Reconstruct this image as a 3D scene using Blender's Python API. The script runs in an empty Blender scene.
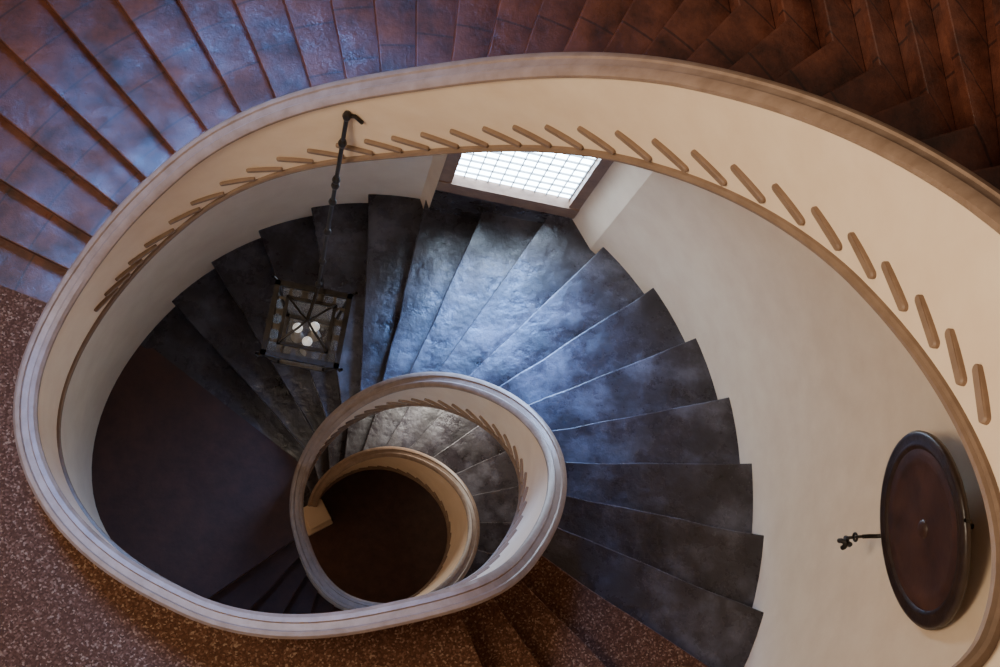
import bpy, bmesh, numpy as np, time, math
from mathutils import Matrix, Vector
q4=np.pi/4
KT=np.arange(-3,21)*q4; NK=len(KT)
KH=np.arange(-1,11)*np.pi/2; NH=len(KH)
KO=np.arange(6,15)*q4; NO=len(KO)
A=2*np.pi
F0=[5.15-A,5.15,11.43];F1=[2.8,2.5+A,2.5+2*A]
SLP=4.0/(F1[1]-F0[1])
BX=[-6,F0[0],F1[0],F0[1],F1[1],F0[2],F1[2],30];BY=[0,0]
for k_ in range(3):
    BY.append(BY[-1]+SLP*(F1[k_]-F0[k_]));BY.append(BY[-1])
def prof(t):
    t=np.asarray(t,float);return sum(np.interp(t+d,BX,BY) for d in (-.15,-.07,0,.07,.15))/5
def spl(K,r,t):
    n=len(K)
    i=np.clip(np.searchsorted(K,t)-1,0,n-2);u=(t-K[i])/(K[i+1]-K[i]);u=np.clip(u,0,1)
    rm=r[np.maximum(i-1,0)];r0=r[i];r1=r[i+1];r2=r[np.minimum(i+2,n-1)]
    return 0.5*(2*r0+(r1-rm)*u+(2*rm-5*r0+4*r1-r2)*u*u+(3*r0-3*r1+r2-rm)*u**3)
B=[286.722,623.731,1189.243,0.435,0.938,2.182,0.013,0.013,0.652,0.496]
r=np.array([1.045,1.144,1.262,1.150,1.061,1.120,1.482,1.707,1.280,0.962,0.963,1.001,0.809,0.621,0.505,0.469,0.570,0.861,1.083,1.162,0.938,0.647,0.417,0.195])
hd=np.array([-0.06,0.12,0.20,0.35,-0.09,-0.15,-0.10,-0.14,-0.06,-0.08,0.01,-0.00])
ro=np.array([1.82,2.39,2.39,2.36,2.25,2.12,1.970,1.367,1.692])
Nx,Ny,f,cx,cy,h0,dx,dy,H,Hs=B
def basis(Nx,Ny,f):
    D=np.array([(Nx-500)/f,-(Ny-333.5)/f,-1.]);D/=np.linalg.norm(D)
    e1=np.array([1,0,0.])-D[0]*D; e1/=np.linalg.norm(e1)
    return e1,np.cross(-D,e1),D
def hraw(t):
    return h0+prof(t)-prof(np.array([0.0]))+spl(KH,hd,t)
e1,e2,D=basis(Nx,Ny,f)
TE=F1[2]
Zc=float(hraw(np.array([TE]))[0]+Hs)
M=Matrix([list(e1),list(e2),list(-D)])
cam=bpy.data.cameras.new('camera');co=bpy.data.objects.new('camera',cam);bpy.context.collection.objects.link(co);bpy.context.scene.camera=co
cam.sensor_width=36;cam.lens=36*f/1000;cam.clip_start=.02
co.matrix_world=Matrix.Translation((0,0,Zc))@M.to_4x4()
Rm=np.array([e1,e2,-D])
def ray(px,py):
    v=np.array([(px-500)/f,-(py-333.5)/f,-1.]);return Rm@v
def unproj(px,py,depth):
    d=ray(px,py);s=depth/-d[2];return np.array([d[0]*s,d[1]*s,Zc-depth])
def proj(P3):
    q=Rm.T@(np.array(P3)-np.array([0,0,Zc]));return 500+f*q[0]/-q[2],333.5-f*q[1]/-q[2]
hz=lambda t:Zc-float(hraw(np.array([t]))[0])
rr=lambda t:float(spl(KT,r,np.array([t]))[0])
pt=lambda t,R,z:(cx+dx*t/A+R*math.cos(t),cy+dy*t/A+R*math.sin(t),z)
W0=4.6
def wm(t):return (t-W0)%A+W0
ror=lambda t:float(spl(KO,ro,np.array([wm(t)]))[0])
wp=lambda t,off,z:pt(wm(t),ror(t)+off,z)   # point on the outer wall
def wallhit(px,py):
    d=ray(px,py);tt=np.linspace(W0,W0+A-.001,1500);wx=np.array([wp(t,0,0)[:2] for t in tt])
    a=np.arctan2(wx[:,1],wx[:,0]);a0=math.atan2(d[1],d[0]);dd=np.abs((a-a0+np.pi)%A-np.pi)
    c_=[i for i in np.argsort(dd)[:6]];i=max(c_,key=lambda i:np.hypot(*wx[i]))
    R=np.hypot(*wx[i]);s=R/math.hypot(d[0],d[1]);return tt[i],Zc+d[2]*s
# ---------------- materials
def nt(name):
    m=bpy.data.materials.new(name);m.use_nodes=True;t=m.node_tree;return m,t,t.nodes['Principled BSDF']
def noise(t,scale,detail=6,rough=.6):
    tc=t.nodes.new('ShaderNodeTexCoord');n=t.nodes.new('ShaderNodeTexNoise');n.inputs['Scale'].default_value=scale;n.inputs['Detail'].default_value=detail;n.inputs['Roughness'].default_value=rough
    t.links.new(tc.outputs['Object'],n.inputs['Vector']);return n
def ramp(t,src,stops):
    r_=t.nodes.new('ShaderNodeValToRGB');e=r_.color_ramp.elements
    while len(e)<len(stops):e.new(.5)
    for i,(pos,c_) in enumerate(stops):e[i].position=pos;e[i].color=tuple(c_)+(1,)
    t.links.new(src,r_.inputs['Fac']);return r_
def bump(t,bs,src,strength,dist=.02):
    b_=t.nodes.new('ShaderNodeBump');b_.inputs['Strength'].default_value=strength;b_.inputs['Distance'].default_value=dist
    t.links.new(src,b_.inputs['Height']);t.links.new(b_.outputs['Normal'],bs.inputs['Normal']);return b_
def simple(name,c1,c2,scale=8,rough=.6,bs_=.2,metal=0,rr_=None,dist=.02):
    m,t,bs=nt(name);n=noise(t,scale);rp=ramp(t,n.outputs['Fac'],[(.3,c1),(.7,c2)])
    t.links.new(rp.outputs['Color'],bs.inputs['Base Color']);bs.inputs['Roughness'].default_value=rough;bs.inputs['Metallic'].default_value=metal
    if rr_:
        n2=noise(t,scale*.6);q=ramp(t,n2.outputs['Fac'],[(.35,(rr_[0],)*3),(.65,(rr_[1],)*3)]);t.links.new(q.outputs['Color'],bs.inputs['Roughness'])
    if bs_:bump(t,bs,n.outputs['Fac'],bs_,dist)
    return m
plaster=simple('cream_plaster',(.69,.52,.37),(.76,.60,.44),5,.75,.15)
capm=simple('taupe_stone',(.19,.12,.078),(.28,.19,.135),14,.5,.1)
barm=simple('tan_relief',(.17,.105,.066),(.23,.148,.096),14,.6,.1)
slate,t,bs=nt('worn_slate')
n=noise(t,3.2,8,.65);rp=ramp(t,n.outputs['Fac'],[(.30,(.011,.008,.008)),(.5,(.036,.030,.035)),(.68,(.10,.096,.115))]);t.links.new(rp.outputs['Color'],bs.inputs['Base Color'])
n2=noise(t,5,8,.7);q=ramp(t,n2.outputs['Fac'],[(.38,(.15,)*3),(.6,(.46,)*3)]);t.links.new(q.outputs['Color'],bs.inputs['Roughness'])
n3=noise(t,10,8,.65);b1=bump(t,bs,n3.outputs['Fac'],.38,.018)
n4=noise(t,2.5,3,.5);b2=t.nodes.new('ShaderNodeBump');b2.inputs['Strength'].default_value=.3;b2.inputs['Distance'].default_value=.05
t.links.new(n4.outputs['Fac'],b2.inputs['Height']);t.links.new(b2.outputs['Normal'],b1.inputs['Normal'])
brown=simple('dark_brown_stone',(.034,.010,.005),(.065,.021,.011),9,.7,.3)
floorm=simple('ground_brown_stone',(.07,.030,.018),(.12,.052,.032),9,.5,.3)
iron=simple('black_iron',(.012,.010,.009),(.04,.032,.026),20,.45,.1,.6)
wood=simple('dark_wood',(.022,.009,.006),(.085,.034,.020),5,.4,.2)
rimw=simple('dark_rim_wood',(.015,.008,.006),(.04,.021,.013),14,.35,.2)
frame_wood=simple('window_wood',(.16,.09,.06),(.25,.15,.10),12,.5,.1)
lead=simple('lead_came',(.22,.24,.25),(.32,.34,.35),12,.5,.1)
terr,t,bs=nt('speckled_terrazzo')
tc=t.nodes.new('ShaderNodeTexCoord');v=t.nodes.new('ShaderNodeTexVoronoi');v.inputs['Scale'].default_value=120
t.links.new(tc.outputs['Object'],v.inputs['Vector'])
sp=t.nodes.new('ShaderNodeSeparateColor');t.links.new(v.outputs['Color'],sp.inputs[0])
rp=ramp(t,sp.outputs[0],[(.0,(.050,.020,.010)),(.6,(.085,.035,.018)),(.85,(.13,.062,.036)),(1,(.24,.15,.095))]);t.links.new(rp.outputs['Color'],bs.inputs['Base Color']);bs.inputs['Roughness'].default_value=.85;bs.inputs['Specular IOR Level'].default_value=.15
brick,t,bs=nt('brick_tread')
uv=t.nodes.new('ShaderNodeUVMap');sx=t.nodes.new('ShaderNodeSeparateXYZ');t.links.new(uv.outputs['UV'],sx.inputs[0])
def mth(op,a,b_=None):
    n=t.nodes.new('ShaderNodeMath');n.operation=op
    for i,x in enumerate((a,b_)):
        if x is None:continue
        if isinstance(x,(int,float)):n.inputs[i].default_value=x
        else:t.links.new(x,n.inputs[i])
    return n.outputs[0]
fr=mth('FRACT',mth('MULTIPLY',sx.outputs[0],4.2));ln=mth('MULTIPLY',mth('LESS_THAN',fr,.04),.65)
n=noise(t,6,8,.7);rp=ramp(t,n.outputs['Fac'],[(.32,(.025,.008,.005)),(.5,(.085,.025,.014)),(.72,(.16,.050,.026))])
mx=t.nodes.new('ShaderNodeMixRGB');t.links.new(ln,mx.inputs[0]);t.links.new(rp.outputs['Color'],mx.inputs[1]);mx.inputs[2].default_value=(.012,.006,.006,1)
t.links.new(mx.outputs[0],bs.inputs['Base Color']);n3=noise(t,4);q=ramp(t,n3.outputs['Fac'],[(.35,(.24,)*3),(.65,(.6,)*3)]);t.links.new(q.outputs['Color'],bs.inputs['Roughness']);bump(t,bs,n.outputs['Fac'],.4)
glow,t,bs=nt('daylit_glass');bs.inputs['Base Color'].default_value=(.8,.9,1,1);bs.inputs['Emission Color'].default_value=(.62,.80,1,1);bs.inputs['Emission Strength'].default_value=24
bulbm,t,bs=nt('bulb_glass');bs.inputs['Base Color'].default_value=(.9,.9,.86,1);bs.inputs['Emission Color'].default_value=(1,.95,.85,1);bs.inputs['Emission Strength'].default_value=.35
glass,t,bs=nt('lantern_glass');bs.inputs['Base Color'].default_value=(.45,.45,.44,1);bs.inputs['Roughness'].default_value=.12;bs.inputs['Alpha'].default_value=.35
# ---------------- helpers
def empty(name):
    o=bpy.data.objects.new(name,None);bpy.context.collection.objects.link(o);return o
def mesh(name,V,F,m,parent=None,smooth=False,uvs=None,bevel=0,mi=None):
    me=bpy.data.meshes.new(name);me.from_pydata([tuple(map(float,v)) for v in V],[],F)
    for mm in (m if isinstance(m,list) else [m]):me.materials.append(mm)
    if mi:
        for i,q in enumerate(mi):me.polygons[i].material_index=q
    if uvs is not None:
        l=me.uv_layers.new(name='UVMap')
        for lp in me.loops:l.data[lp.index].uv=uvs[lp.vertex_index]
    bm=bmesh.new();bm.from_mesh(me);bmesh.ops.recalc_face_normals(bm,faces=bm.faces);bm.to_mesh(me);bm.free()
    if smooth:
        for p_ in me.polygons:p_.use_smooth=True
    o=bpy.data.objects.new(name,me);bpy.context.collection.objects.link(o)
    if parent:o.parent=parent
    if bevel:
        bv=o.modifiers.new('bevel','BEVEL');bv.width=bevel;bv.segments=3;bv.limit_method='ANGLE'
    return o
def sweep(name,ts,fn,m,parent=None):
    rows=[fn(t) for t in ts];n=len(rows[0]);V=[v for r_ in rows for v in r_];F=[]
    for i in range(len(rows)-1):
        for j in range(n):
            k=(j+1)%n;F.append((i*n+j,i*n+k,(i+1)*n+k,(i+1)*n+j))
    F.append(tuple(range(n)));F.append(tuple(range((len(rows)-1)*n,len(rows)*n)))
    o=mesh(name,V,F,m,parent,smooth=True)
    bpy.context.view_layer.objects.active=o;o.select_set(True);bpy.ops.object.shade_smooth_by_angle(angle=math.radians(35));o.select_set(False)
    return o
def nrm(t):
    e=.01
    a=np.array(pt(t-e,rr(t-e),0));b_=np.array(pt(t+e,rr(t+e),0));T=(b_-a);T/=np.linalg.norm(T);return np.array([T[1],-T[0],0]),T
stair=empty('spiral_staircase')
zr=lambda t:hz(t)-Hs
ZL=[zr(F0[0]),.5*(zr(F1[0])+zr(F0[1])),.5*(zr(F1[1])+zr(F0[2])),0.]
PH=-.035
S0_=list(F0);S1_=list(F1);S0_[1]+=PH;S0_[2]=10.05
ZX=[F0[0],F1[0],S0_[1],F1[1],S0_[2],F1[2]];ZY=[ZL[0],ZL[1],ZL[1],ZL[2],ZL[2],0]
zs=lambda t:float(np.interp(t,ZX,ZY))
SL=H-Hs
pb_=lambda t:min(zs(t)-SL,hz(t)-H)-.075*math.exp(-((t-1.45)/.7)**2)
def sweepoff(profile):
    def fn(t):
        nv,_=nrm(t);c0=np.array(pt(t,rr(t),0));out=[];zb=sum(pb_(t+e) for e in(-.12,-.06,0,.06,.12))/5
        for o,dz in profile:
            q=c0-nv*o
            z=(hz(t)+dz) if not isinstance(dz,tuple) else zb+dz[0]
            out.append((q[0],q[1],z))
        return out
    return fn
TS=np.arange(-1.3,TE,.03)
sweep('parapet_wall',TS,sweepoff([(.015,-.04),(.085,-.04),(.085,(0,)),(.015,(0,))]),plaster,stair)
sweep('handrail_cap',TS,sweepoff([(.004,-.055),(0,-.04),(.0,-.02),(.012,-.004),(.03,0),(.036,-.009),(.064,-.009),(.07,0),(.09,-.004),(.104,-.02),(.104,-.04),(.096,-.055)]),capm,stair)
sweep('stringer_moulding',TS,sweepoff([(.08,(.045,)),(.096,(.04,)),(.1,(.03,)),(.094,(.022,)),(.1,(.012,)),(.097,(-.006,)),(.01,(-.006,)),(.01,(.01,)),(.08,(.01,))]),barm,stair)
# window niche
wl=wallhit(418,195);wr=wallhit(600,243)
tl,tr_=max(wl[0],wr[0]),min(wl[0],wr[0])
zsill=zs(tr_)-.05
ZW=1.5
pa=np.array(wp(tl,0,0));pb=np.array(wp(tr_,0,0))
qa=unproj(437,185,Zc-zsill);qb=unproj(575,214,Zc-zsill);qa[2]=qb[2]=0
T=(qb-qa);T/=np.linalg.norm(T);Nn=np.array([-T[1],T[0],0])
if Nn@(pa-np.array([cx,cy,0]))<0:Nn=-Nn
def outer(t,inner):
    u=wm(t)
    q=np.array(wp(t,.01,0)[:2])
    if tr_+.01<u<tl-.01:
        d=q-inner;n2=Nn[:2];s=((qa[:2]-inner)@n2)/(d@n2);q2=inner+d*max(1,s)
        return q2
    return q
def line_mid(t):
    a=np.array(pt(t,rr(t)-.03,0)[:2]);c_=outer(t,a) if t<F1[1]+.1 else np.array(wp(t,.01,0)[:2]);return [(a+(c_-a)*s,np.linalg.norm(c_-a)*s) for s in (0,.125,.25,.375,.5,.625,.75,.875,1)]
RU=4.4
def line_up(t):
    a=rr(t)-.03;kk=a+.6;d=math.degrees(t)
    di=d if d>=98 else (98 if d>=20 else 98+(d-20))
    di=math.radians(di);p0=np.array(pt(t,kk,0)[:2]);dv=np.array([math.cos(di),math.sin(di)])
    w_=p0-np.array([cx,cy]);bb=w_@dv;s=-bb+math.sqrt(max(bb*bb-w_@w_+RU*RU,0.01))
    pa_=np.array(pt(t,a,0)[:2])
    return [(pa_,a),((pa_+p0)/2,(a+kk)/2),(p0,kk)]+[(p0+dv*s*q,kk+s*q) for q in (.1,.2,.33,.5,.7,1)]
rng=np.random.default_rng(5)
def flight(name,k,n,line,m,nb=0,wear=.012):
    t0,t1=S0_[k],S1_[k];za,zb=ZL[k],ZL[k+1];V=[];F=[];U=[];MI=[]
    rise=(za-zb)/n
    for i in range(n):
        a=t0+(t1-t0)*i/n;b_=t0+(t1-t0)*(i+1)/n;zt=za-rise*(i+1)
        if i==n-1:zt+=.002
        jit=rng.normal(0,1,9)*wear*.5;jit[0]=jit[-1]=0
        dish=np.sin(np.linspace(0,np.pi,9))*wear*(.8+.6*rng.random())
        def prism(ta,tb,ztop,zb_a,zb_b,sub=3,worn=False):
            base=len(V);m_=9;f0=len(F)
            for s in range(sub+1):
                tt=ta+(tb-ta)*s/sub;L=line(tt);zbot=zb_a+(zb_b-zb_a)*s/sub
                if worn and s==sub:
                    L0=line(tt-.02);L=[((np.array(p1)+(np.array(p0_)-np.array(p1))*(abs(jit[j])/max(1e-6,np.linalg.norm(np.array(p0_)-np.array(p1))))),R1) for j,((p1,R1),(p0_,R0)) in enumerate(zip(L,L0))]
                for li,z in enumerate((ztop,zbot)):
                    for j,(xy,R_) in enumerate(L):
                        V.append((xy[0],xy[1],z-(dish[j]*(s/sub)**2 if (worn and li==0) else 0)));U.append((R_,i+s/sub))
            W_=2*m_
            for s in range(sub):
                o=base+s*W_;o2=o+W_
                for j in range(m_-1):
                    F.append((o+j,o+j+1,o2+j+1,o2+j));F.append((o+m_+j,o2+m_+j,o2+m_+j+1,o+m_+j+1))
                F.append((o,o2,o2+m_,o+m_));F.append((o+m_-1,o+2*m_-1,o2+2*m_-1,o2+m_-1))
            for o in (base,base+sub*W_):
                for j in range(m_-1):F.append((o+j,o+m_+j,o+m_+j+1,o+j+1))
            MI.extend([1 if i<nb else 0]*(len(F)-f0))
        ov=.022/max(1,rr(a))
        prism(a,b_+ov,zt,zt-.05,zt-.05,worn=True)
        prism(a,b_,zt-.05,min(zs(a)-SL,zt-.065),min(zs(b_)-SL,zt-.065))
    return mesh(name,V,F,[m,terr if k==1 else brown],stair,uvs=U,bevel=.014,mi=MI)
NS=[38,19,24]
flight('upper_flight',0,NS[0],line_up,brick,0,.006)
flight('middle_flight',1,NS[1],line_mid,slate,3)
flight('lower_flight',2,NS[2],line_mid,slate,5)
def landing(name,t0,t1,Rf,z,m,th):
    V=[];F=[];n=40
    for i in range(n+1):
        t=t0+(t1-t0)*i/n;o=Rf(t)
        for zz in (z,z-th):V+=[pt(t,rr(t)-.03,zz),(o[0],o[1],zz)]
    for i in range(n):
        o=4*i;F+=[(o,o+1,o+5,o+4),(o+2,o+6,o+7,o+3),(o,o+4,o+6,o+2),(o+1,o+3,o+7,o+5)]
    F+=[(0,2,3,1),(4*n,4*n+1,4*n+3,4*n+2)]
    return mesh(name,V,F,m,stair)
def Rl(t):
    w_=min(1,max(0,(t-4.75)/.35));a=pt(t,RU,0);b_=pt(t,ror(5.15),0);return (a[0]+(b_[0]-a[0])*w_,a[1]+(b_[1]-a[1])*w_)
landing('upper_landing',F1[0],S0_[1],Rl,ZL[1],terr,SL)
landing('lower_landing',F1[1],S0_[2],lambda t:wp(t,.01,0),ZL[2],brown,SL)
V=[];F=[]
def barc(t):
    nv,T_=nrm(t);c0=np.array(pt(t,rr(t),0))-nv*.085;c0[2]=pb_(t)+.145;return c0,nv,T_
grid=np.linspace(-.6,2.9,700);gp=np.array([proj(barc(t)[0]) for t in grid])
ph=[(98,292),(108,276),(120,262),(136,248),(155,232),(182,213),(208,200),(240,187),(268,177),(297,168),(328,161),(356,155),(383,147),(411,144),(440,138),(470,134),(502,133),(533,132),(565,134),(598,138),(634,145),(672,154),(710,167),(750,182),(792,202),(832,224),(868,250),(904,280),(938,314),(965,354),(990,392)]
bt=[(0,float(grid[np.hypot(gp[:,0]-x,gp[:,1]-y).argmin()])) for x,y in ph]
tm_=min(b_[1] for b_ in bt)
bt+=[(0,tm_-.13*(j+1)) for j in range(6) if tm_-.13*(j+1)>-1.2]
for k in (1,2):
    bt+=[(k,F0[k]+(F1[k]-F0[k])*(i+.5)/32) for i in range(32)]
for k,t in bt:
        c0,nv,T_=barc(t)
        L=.083 if k==0 else .075;hh=.012;ns=6
        al=math.radians(26*min(1,max(0,(1.35-t)/1.3))) if k==0 else 0
        pts=[]
        for s in range(ns+1):
            a=-math.pi/2+math.pi*s/ns;pts.append((L-hh+hh*math.cos(a),hh*math.sin(a)))
        for s in range(ns+1):
            a=math.pi/2+math.pi*s/ns;pts.append((-L+hh+hh*math.cos(a),hh*math.sin(a)))
        pts=[(u*math.cos(al)+w_*math.sin(al),-u*math.sin(al)+w_*math.cos(al)) for u,w_ in pts]
        base=len(V);m_=len(pts)
        for off,sc in ((-.012,1),(.012,1),(.017,.9)):
            for (u,w_) in pts:V.append(c0+T_*u*(1 if sc==1 else .97)-nv*off+np.array([0,0,w_*sc]))
        for l in range(2):
            for j in range(m_):F.append((base+l*m_+j,base+l*m_+(j+1)%m_,base+(l+1)*m_+(j+1)%m_,base+(l+1)*m_+j))
        F.append(tuple(base+2*m_+j for j in range(m_)))
mesh('relief_bars',V,F,barm,stair)
# walls
def wallstrip(name,ts_,zb,zt_):
    return sweep(name,ts_,lambda t:[wp(t,0,zb(t)),wp(t,0,zt_(t)),wp(t,.12,zt_(t)),wp(t,.12,zb(t))],plaster)
wt=lambda t:zs(t-A)-SL+.0
wallstrip('wall_outer',list(np.arange(W0,tr_,.05))+[tr_],lambda t:0,wt)
wallstrip('wall_over_window',np.linspace(tr_,tl,10),lambda t:zsill+ZW,wt)
wallstrip('wall_under_window',np.linspace(tr_,tl,10),lambda t:0,lambda t:zs(t)-SL-.3)
wallstrip('wall_back',[tl]+list(np.arange(tl+.05,W0+A-.05,.05))+[W0+A-.01],lambda t:0,wt)
z0,z1=zsill,zsill+ZW;zlo=zs(tl)-.5
def Z(q,z):return (q[0],q[1],z)
win=empty('window_1')
mesh('reveal',[Z(pa,zlo),Z(qa,zlo),Z(qa,z1),Z(pa,z1),Z(pb,zlo),Z(qb,zlo),Z(qb,z1),Z(pb,z1)],[(0,1,2,3),(4,5,6,7),(2,3,7,6)],plaster,win)
Wq=np.linalg.norm(qb-qa)
def boxq(name,u0,u1,za,zb,d0,d1,m):
    V=[]
    for d_ in (d0,d1):
        for u,z in((u0,za),(u1,za),(u1,zb),(u0,zb)):
            q=qa+T*u+Nn*d_;V.append(Z(q,z))
    return mesh(name,V,[(0,1,2,3),(4,5,6,7),(0,1,5,4),(1,2,6,5),(2,3,7,6),(3,0,4,7)],m,win)
boxq('apron',0,Wq,zlo,z0,-.01,.05,slate)
boxq('frame_bottom',0,Wq,z0-.02,z0+.15,-.03,.06,frame_wood);boxq('frame_top',0,Wq,z1-.08,z1,-.03,.06,frame_wood)
boxq('frame_left',0,.09,z0,z1,-.02,.06,frame_wood);boxq('frame_right',Wq-.08,Wq,z0,z1,-.02,.06,frame_wood)
boxq('pane',.05,Wq-.05,z0+.06,z1-.05,.05,.055,glow)
for i in range(1,12):boxq('came_v%d'%i,Wq*i/12-.0035,Wq*i/12+.0035,z0+.07,z1-.06,.035,.05,lead)
for i in range(1,12):
    z=z0+.13+i*.11;boxq('came_h%d'%i,.06,Wq-.06,z-.0035,z+.0035,.035,.05,lead)
# floor
mesh('floor',[pt(a,RU+.3,0) for a in np.linspace(0,A,48,endpoint=False)],[tuple(range(48))],floorm)
# roundel
def lathe(name,prof_,m,parent,seg=48,smooth=True):
    V=[];F=[];n=len(prof_)
    for s in range(seg):
        a=A*s/seg
        for (R_,z) in prof_:V.append((R_*math.cos(a),R_*math.sin(a),z))
    for s in range(seg):
        for j in range(n-1):
            F.append((s*n+j,s*n+j+1,((s+1)%seg)*n+j+1,((s+1)%seg)*n+j))
    return mesh(name,V,F,m,parent,smooth=smooth)
def curveobj(name,pts,rad,m,parent,cyclic=False):
    cu=bpy.data.curves.new(name,'CURVE');cu.dimensions='3D';s=cu.splines.new('POLY');s.points.add(len(pts)-1)
    for i,q in enumerate(pts):s.points[i].co=(*[float(x) for x in q],1)
    s.use_cyclic_u=cyclic;cu.bevel_depth=rad;cu.bevel_resolution=3;cu.materials.append(m)
    o=bpy.data.objects.new(name,cu);bpy.context.collection.objects.link(o);o.parent=parent
    return o
rt,rz=wallhit(934,531)
base=np.array(wp(rt,0,rz))
best=None
for a in np.linspace(rt-A-.9,rt-A+.9,90):
    tv=np.array([-math.sin(a),math.cos(a),0]);x1,y1=proj(base+tv*.3);x0,y0=proj(base-tv*.3)
    e=abs((x1-x0)/(y1-y0)-0.10)
    if best is None or e<best[0]:best=(e,a)
ra=best[1]
rd=empty('round_wall_plaque');inw=np.array([-math.cos(ra),-math.sin(ra),0])
def clear(off):
    c=base+inw*off;m_=9
    for s in np.linspace(-.40,.40,25):
        p_=c[:2]+np.array([-math.sin(ra),math.cos(ra)])*s
        a=math.atan2(p_[1]-cy,p_[0]-cx);m_=min(m_,ror(a)-math.hypot(p_[0]-cx-dx*wm(a)/A,p_[1]-cy-dy*wm(a)/A))
    return m_
off=.03
while clear(off)<.03 and off<.4:off+=.005
q=base+inw*off
lean=math.radians(5)
nx=Vector((-math.cos(ra),-math.sin(ra),0));zax=nx*math.cos(lean)-Vector((0,0,1))*math.sin(lean)
yax=Vector((0,0,1))*math.cos(lean)+nx*math.sin(lean);xax=yax.cross(zax)
for _ in range(4):
    px_,py_=proj(q);jx=(np.array(proj(q+np.array(xax)*.01))-np.array([px_,py_]))/.01;jy=(np.array(proj(q+np.array(yax)*.01))-np.array([px_,py_]))/.01
    s_=np.linalg.solve(np.array([jx,jy]).T,np.array([921-px_,529-py_]));q=q+np.array(xax)*s_[0]+np.array(yax)*s_[1]
rd.matrix_world=Matrix.Translation(q)@Matrix((xax,yax,zax)).transposed().to_4x4()
a1=proj(Vector(q)+xax*.4);a0=proj(Vector(q)-xax*.4);RS=.4*200/math.hypot(a1[0]-a0[0],a1[1]-a0[1])
lathe('outer_ring',[(RS*.2,-.016),(RS*.99,-.016),(RS,.0),(RS*.98,.010),(RS*.94,.013),(RS*.89,.005),(RS*.87,.010),(RS*.84,.010),(RS*.82,.003),(RS*.81,.0)],rimw,rd,64)
lathe('dished_panel',[(RS*.82,.0),(RS*.72,.004),(RS*.66,.0),(RS*.60,-.006),(RS*.3,-.008),(0.001,-.010)],wood,rd,64)
lathe('centre_boss',[(RS*.10,-.010),(RS*.08,.0),(RS*.04,.004),(0.001,.005)],wood,rd,24)
kx=.62
curveobj('back_bracket',[(0,RS*.3,-.012),(0,RS*.3,-off-.12)],.012,iron,rd)
hb=[(0,-RS,0),(0,-RS-.03*kx,.02),(0,-RS-.02*kx,.05),(0,-RS-.05*kx,.08)]
curveobj('pull_chain',hb,.010,iron,rd)
for i in range(3):
    cc=np.array([0,-RS-(.06+.05*i)*kx,.09+.01*i]);ringp=[cc+np.array([math.cos(a)*.018*(i%2),math.sin(a)*.022,math.cos(a)*.018*(1-i%2)]) for a in np.linspace(0,A,16,endpoint=False)]
    curveobj('link_%d'%i,ringp,.006,iron,rd,True)
cc=[0.02,-RS-.21*kx,.12]
for i in range(4):
    a=A*i/4+.4;curveobj('finial_%d'%i,[cc,(cc[0]+.022*math.cos(a),cc[1]-.01,cc[2]+.022*math.sin(a)),(cc[0]+.025*math.cos(a),cc[1]-.03,cc[2]+.025*math.sin(a))],.012,iron,rd)
curveobj('top_hook',[(0,RS-.01,0),(0,RS+.02,.0),(0,RS+.025,.02)],.008,iron,rd)
# lantern
bb=None
for t in np.linspace(1.2,2.6,200):
    for dz in np.linspace(-.6,-.05,40):
        q=pt(t,rr(t)-.1,hz(t)+dz);x,y=proj(q);e=math.hypot(x-362,y-121)
        if bb is None or e<bb[0]:bb=(e,t,dz,q)
anc=np.array(bb[3]);dA=Zc-anc[2]
lan=empty('hanging_lantern')
tip=unproj(347,116,dA-.02);dB=dA*1.42
top=unproj(318,288,dB)
curveobj('wall_bracket',[anc+np.array([0,0,-.02]),(anc+tip)/2+np.array([0,0,.02]),tip],.009,iron,lan)
L_=top-tip;n_=24;curveobj('rod',[tip+L_*i/n_ for i in range(n_+1)],.010,iron,lan)
for fr_ in (.0,.12,.3,.33,.42,.6,.8,.97):
    o=lathe('knuckle',[(0.001,-.04),(.014,-.025),(.02,0),(.014,.025),(0.001,.04)],iron,lan,12);o.location=tip+L_*fr_
    o.rotation_mode='QUATERNION';o.rotation_quaternion=Vector(L_).to_track_quat('Z','Y')
pxm=abs(proj(top+np.array([.1,0,0]))[0]-proj(top)[0])/.1
SW=39/pxm
cen=empty('lantern_body');cen.parent=lan
c0=unproj(307,325,dB+.12)
cen.location=tuple(c0);cen.rotation_euler=(0,0,math.radians(-9))
bronze=simple('aged_bronze',(.03,.024,.018),(.10,.08,.06),25,.4,.2,.4)
def bx(name,x0,x1,y0,y1,za,zb,m):
    V=[(x,y,z) for z in(za,zb) for x,y in((x0,y0),(x1,y0),(x1,y1),(x0,y1))]
    return mesh(name,V,[(0,1,2,3),(4,5,6,7),(0,1,5,4),(1,2,6,5),(2,3,7,6),(3,0,4,7)],m,cen)
HB=SW*2.0
def ringframe(nm,s,z,w_,h_,m=iron):
    for i,(sx_,sy) in enumerate(((1,0),(-1,0),(0,1),(0,-1))):
        if sx_:bx(nm+'%d'%i,sx_*s-w_/2,sx_*s+w_/2,-s-w_/2,s+w_/2,z,z+h_,m)
        else:bx(nm+'%d'%i,-s-w_/2,s+w_/2,sy*s-w_/2,sy*s+w_/2,z,z+h_,m)
ringframe('rim_top_',SW*.95,0,.03,.03);ringframe('rim_inner_',SW*.62,.005,.02,.02);ringframe('rim_bottom_',SW*.66,-HB,.035,.03,bronze)
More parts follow.
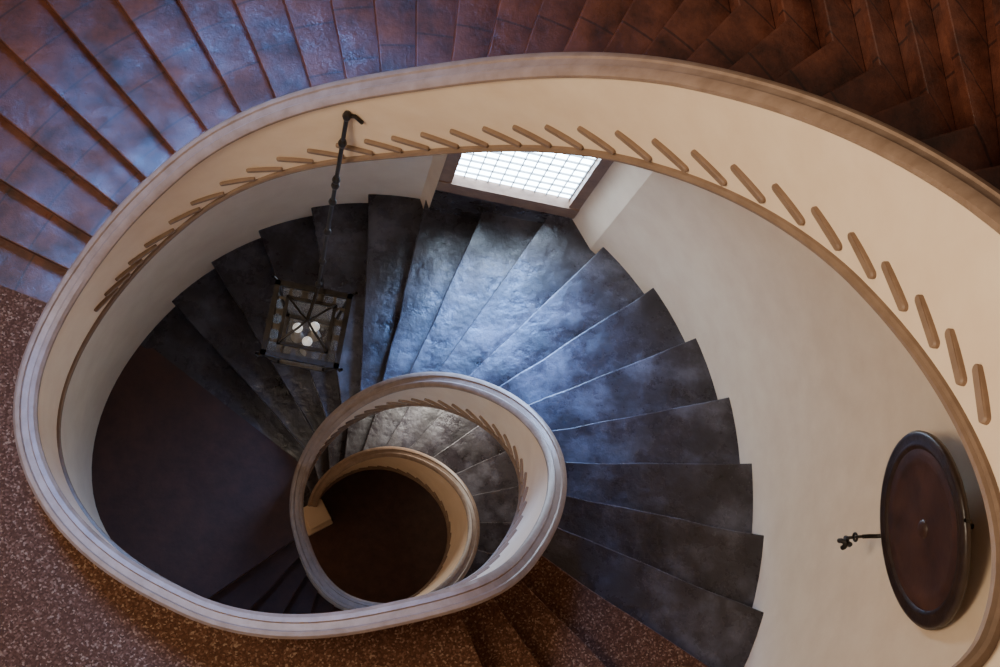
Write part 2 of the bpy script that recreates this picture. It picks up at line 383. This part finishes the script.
for i in range(4):
    a=i*math.pi/2;c_,s_=round(math.cos(a)),round(math.sin(a))
    rot=lambda x,y,z:(x*c_-y*s_,x*s_+y*c_,z)
    nseg=20;V=[];F=[]
    cxp,hw,hh_=SW*.785,SW*.165,SW*.62
    for yc in (-.5,0,.5):
        yy=yc*hh_*1.33;b0=len(V);hr=SW*.135
        for q_ in range(nseg):
            u=A*q_/nseg;cu_,su_=math.cos(u),math.sin(u);k_=1/max(abs(cu_),abs(su_))
            V.append(rot(cxp+hr*cu_,yy+hr*su_,.01));V.append(rot(cxp+hw*cu_*k_,yy+hh_*.333*su_*k_*1.0,.01))
        for q_ in range(nseg):
            n2_=(q_+1)%nseg;F.append((b0+2*q_,b0+2*q_+1,b0+2*n2_+1,b0+2*n2_))
    mesh('lid_panel_%d'%i,V,F,bronze,cen)
    P_=[(SW*.95,-SW*.95,0),(SW*.95,SW*.95,0),(SW*.66,SW*.66,-HB),(SW*.66,-SW*.66,-HB)]
    mesh('glass_%d'%i,[rot(*p_) for p_ in P_],[(0,1,2,3)],glass,cen)
for i,(sx_,sy) in enumerate(((1,1),(1,-1),(-1,1),(-1,-1))):
    curveobj('corner_post_%d'%i,[(sx_*SW*.95,sy*SW*.95,0),(sx_*SW*.66,sy*SW*.66,-HB)],.013,iron,cen)
    curveobj('crown_scroll_%d'%i,[(sx_*SW*.62,sy*SW*.62,.03),(sx_*SW*.45,sy*SW*.45,.06),(sx_*SW*.2,sy*SW*.2,.07),(0,0,.12)],.007,iron,cen)
    curveobj('corner_leaf_%d'%i,[(sx_*SW*.95,sy*SW*.95,.01),(sx_*SW*1.06,sy*SW*1.06,.03),(sx_*SW*1.1,sy*SW*1.04,.05)],.009,iron,cen)
mesh('base_plate',[(s1*SW*.66,s2*SW*.66,-HB+.01) for s1,s2 in((1,1),(1,-1),(-1,-1),(-1,1))],[(0,1,2,3)],glass,cen)
cm=simple('candle_cream',(.3,.26,.2),(.4,.33,.26))
for i in range(3):
    a=math.pi/4+i*A/3;x,y=SW*.26*math.cos(a),SW*.26*math.sin(a)
    o=lathe('candle_%d'%i,[(.035,-HB+.02),(.04,-HB+.05),(.02,-HB+.06),(.02,-HB*.5),(.0,-HB*.5)],cm,cen,16);o.location=(x,y,0)
    o=lathe('bulb_%d'%i,[(.014,-HB*.5),(.026,-HB*.5+.03),(.03,-HB*.5+.05),(.02,-HB*.5+.08),(.001,-HB*.5+.09)],bulbm,cen,16);o.location=(x,y,0)
curveobj('stem',[(0,0,.12),Matrix.Rotation(math.radians(9),3,'Z')@Vector(tuple(top-c0))],.010,iron,cen)
# newel at the foot of the stair
q=unproj(316,514,Zc-.55)
def nb(name,s,za,zb):
    ca,sa=math.cos(.5),math.sin(.5)
    V=[(q[0]+(x*ca-y*sa)*s,q[1]+(x*sa+y*ca)*s,z) for z in(za,zb) for x,y in((-1,-1),(1,-1),(1,1),(-1,1))]
    mesh(name,V,[(0,1,2,3),(4,5,6,7),(0,1,5,4),(1,2,6,5),(2,3,7,6),(3,0,4,7)],plaster,stair,bevel=.01)
nb('newel_base',.15,0,.12);nb('newel_shaft',.10,.12,.5);nb('newel_cap',.125,.5,.56)
# ---------------- light
w=bpy.data.worlds.new('w');bpy.context.scene.world=w;w.use_nodes=True;w.node_tree.nodes['Background'].inputs[1].default_value=.29
w.node_tree.nodes['Background'].inputs[0].default_value=(1,.74,.55,1)
def area(name,loc,target,size,power,col,spread=180):
    l=bpy.data.lights.new(name,'AREA');l.size=size;l.energy=power;l.color=col;l.spread=math.radians(spread);o=bpy.data.objects.new(name,l);bpy.context.collection.objects.link(o)
    o.location=loc;d=Vector(target)-Vector(loc);o.rotation_euler=d.to_track_quat('-Z','Y').to_euler();return o
S0=unproj(80,0,3.5);d=ray(80,0);d/=np.linalg.norm(d);rf=d.copy();rf[2]*=-1
area('skylight_blue',S0+rf*4.2,S0,1.6,52,(.15,.38,1),34)
T0=unproj(800,200,3.5)
area('warm_fill_light',T0+np.array([-4,-1,2.5]),T0,1.5,215,(1,.83,.62))  # added out-of-view warm fill for the cream walls, not a window
tm=.5*(tl+tr_);lw_=np.array(wp(tm,-.15,zs(tm+A)+1.3))
area('lower_well_fill',lw_,(cx+.3,cy-.6,zs(tm+A)),.8,65,(1,.95,.86))  # added hidden lamp to brighten the lower well; no window is built here
md=(qa+qb)/2-Nn*.12;md[2]=z0+1.15
area('window_daylight',md,unproj(500,330,Zc-zs(6.6)),.7,78,(.18,.40,1),95)
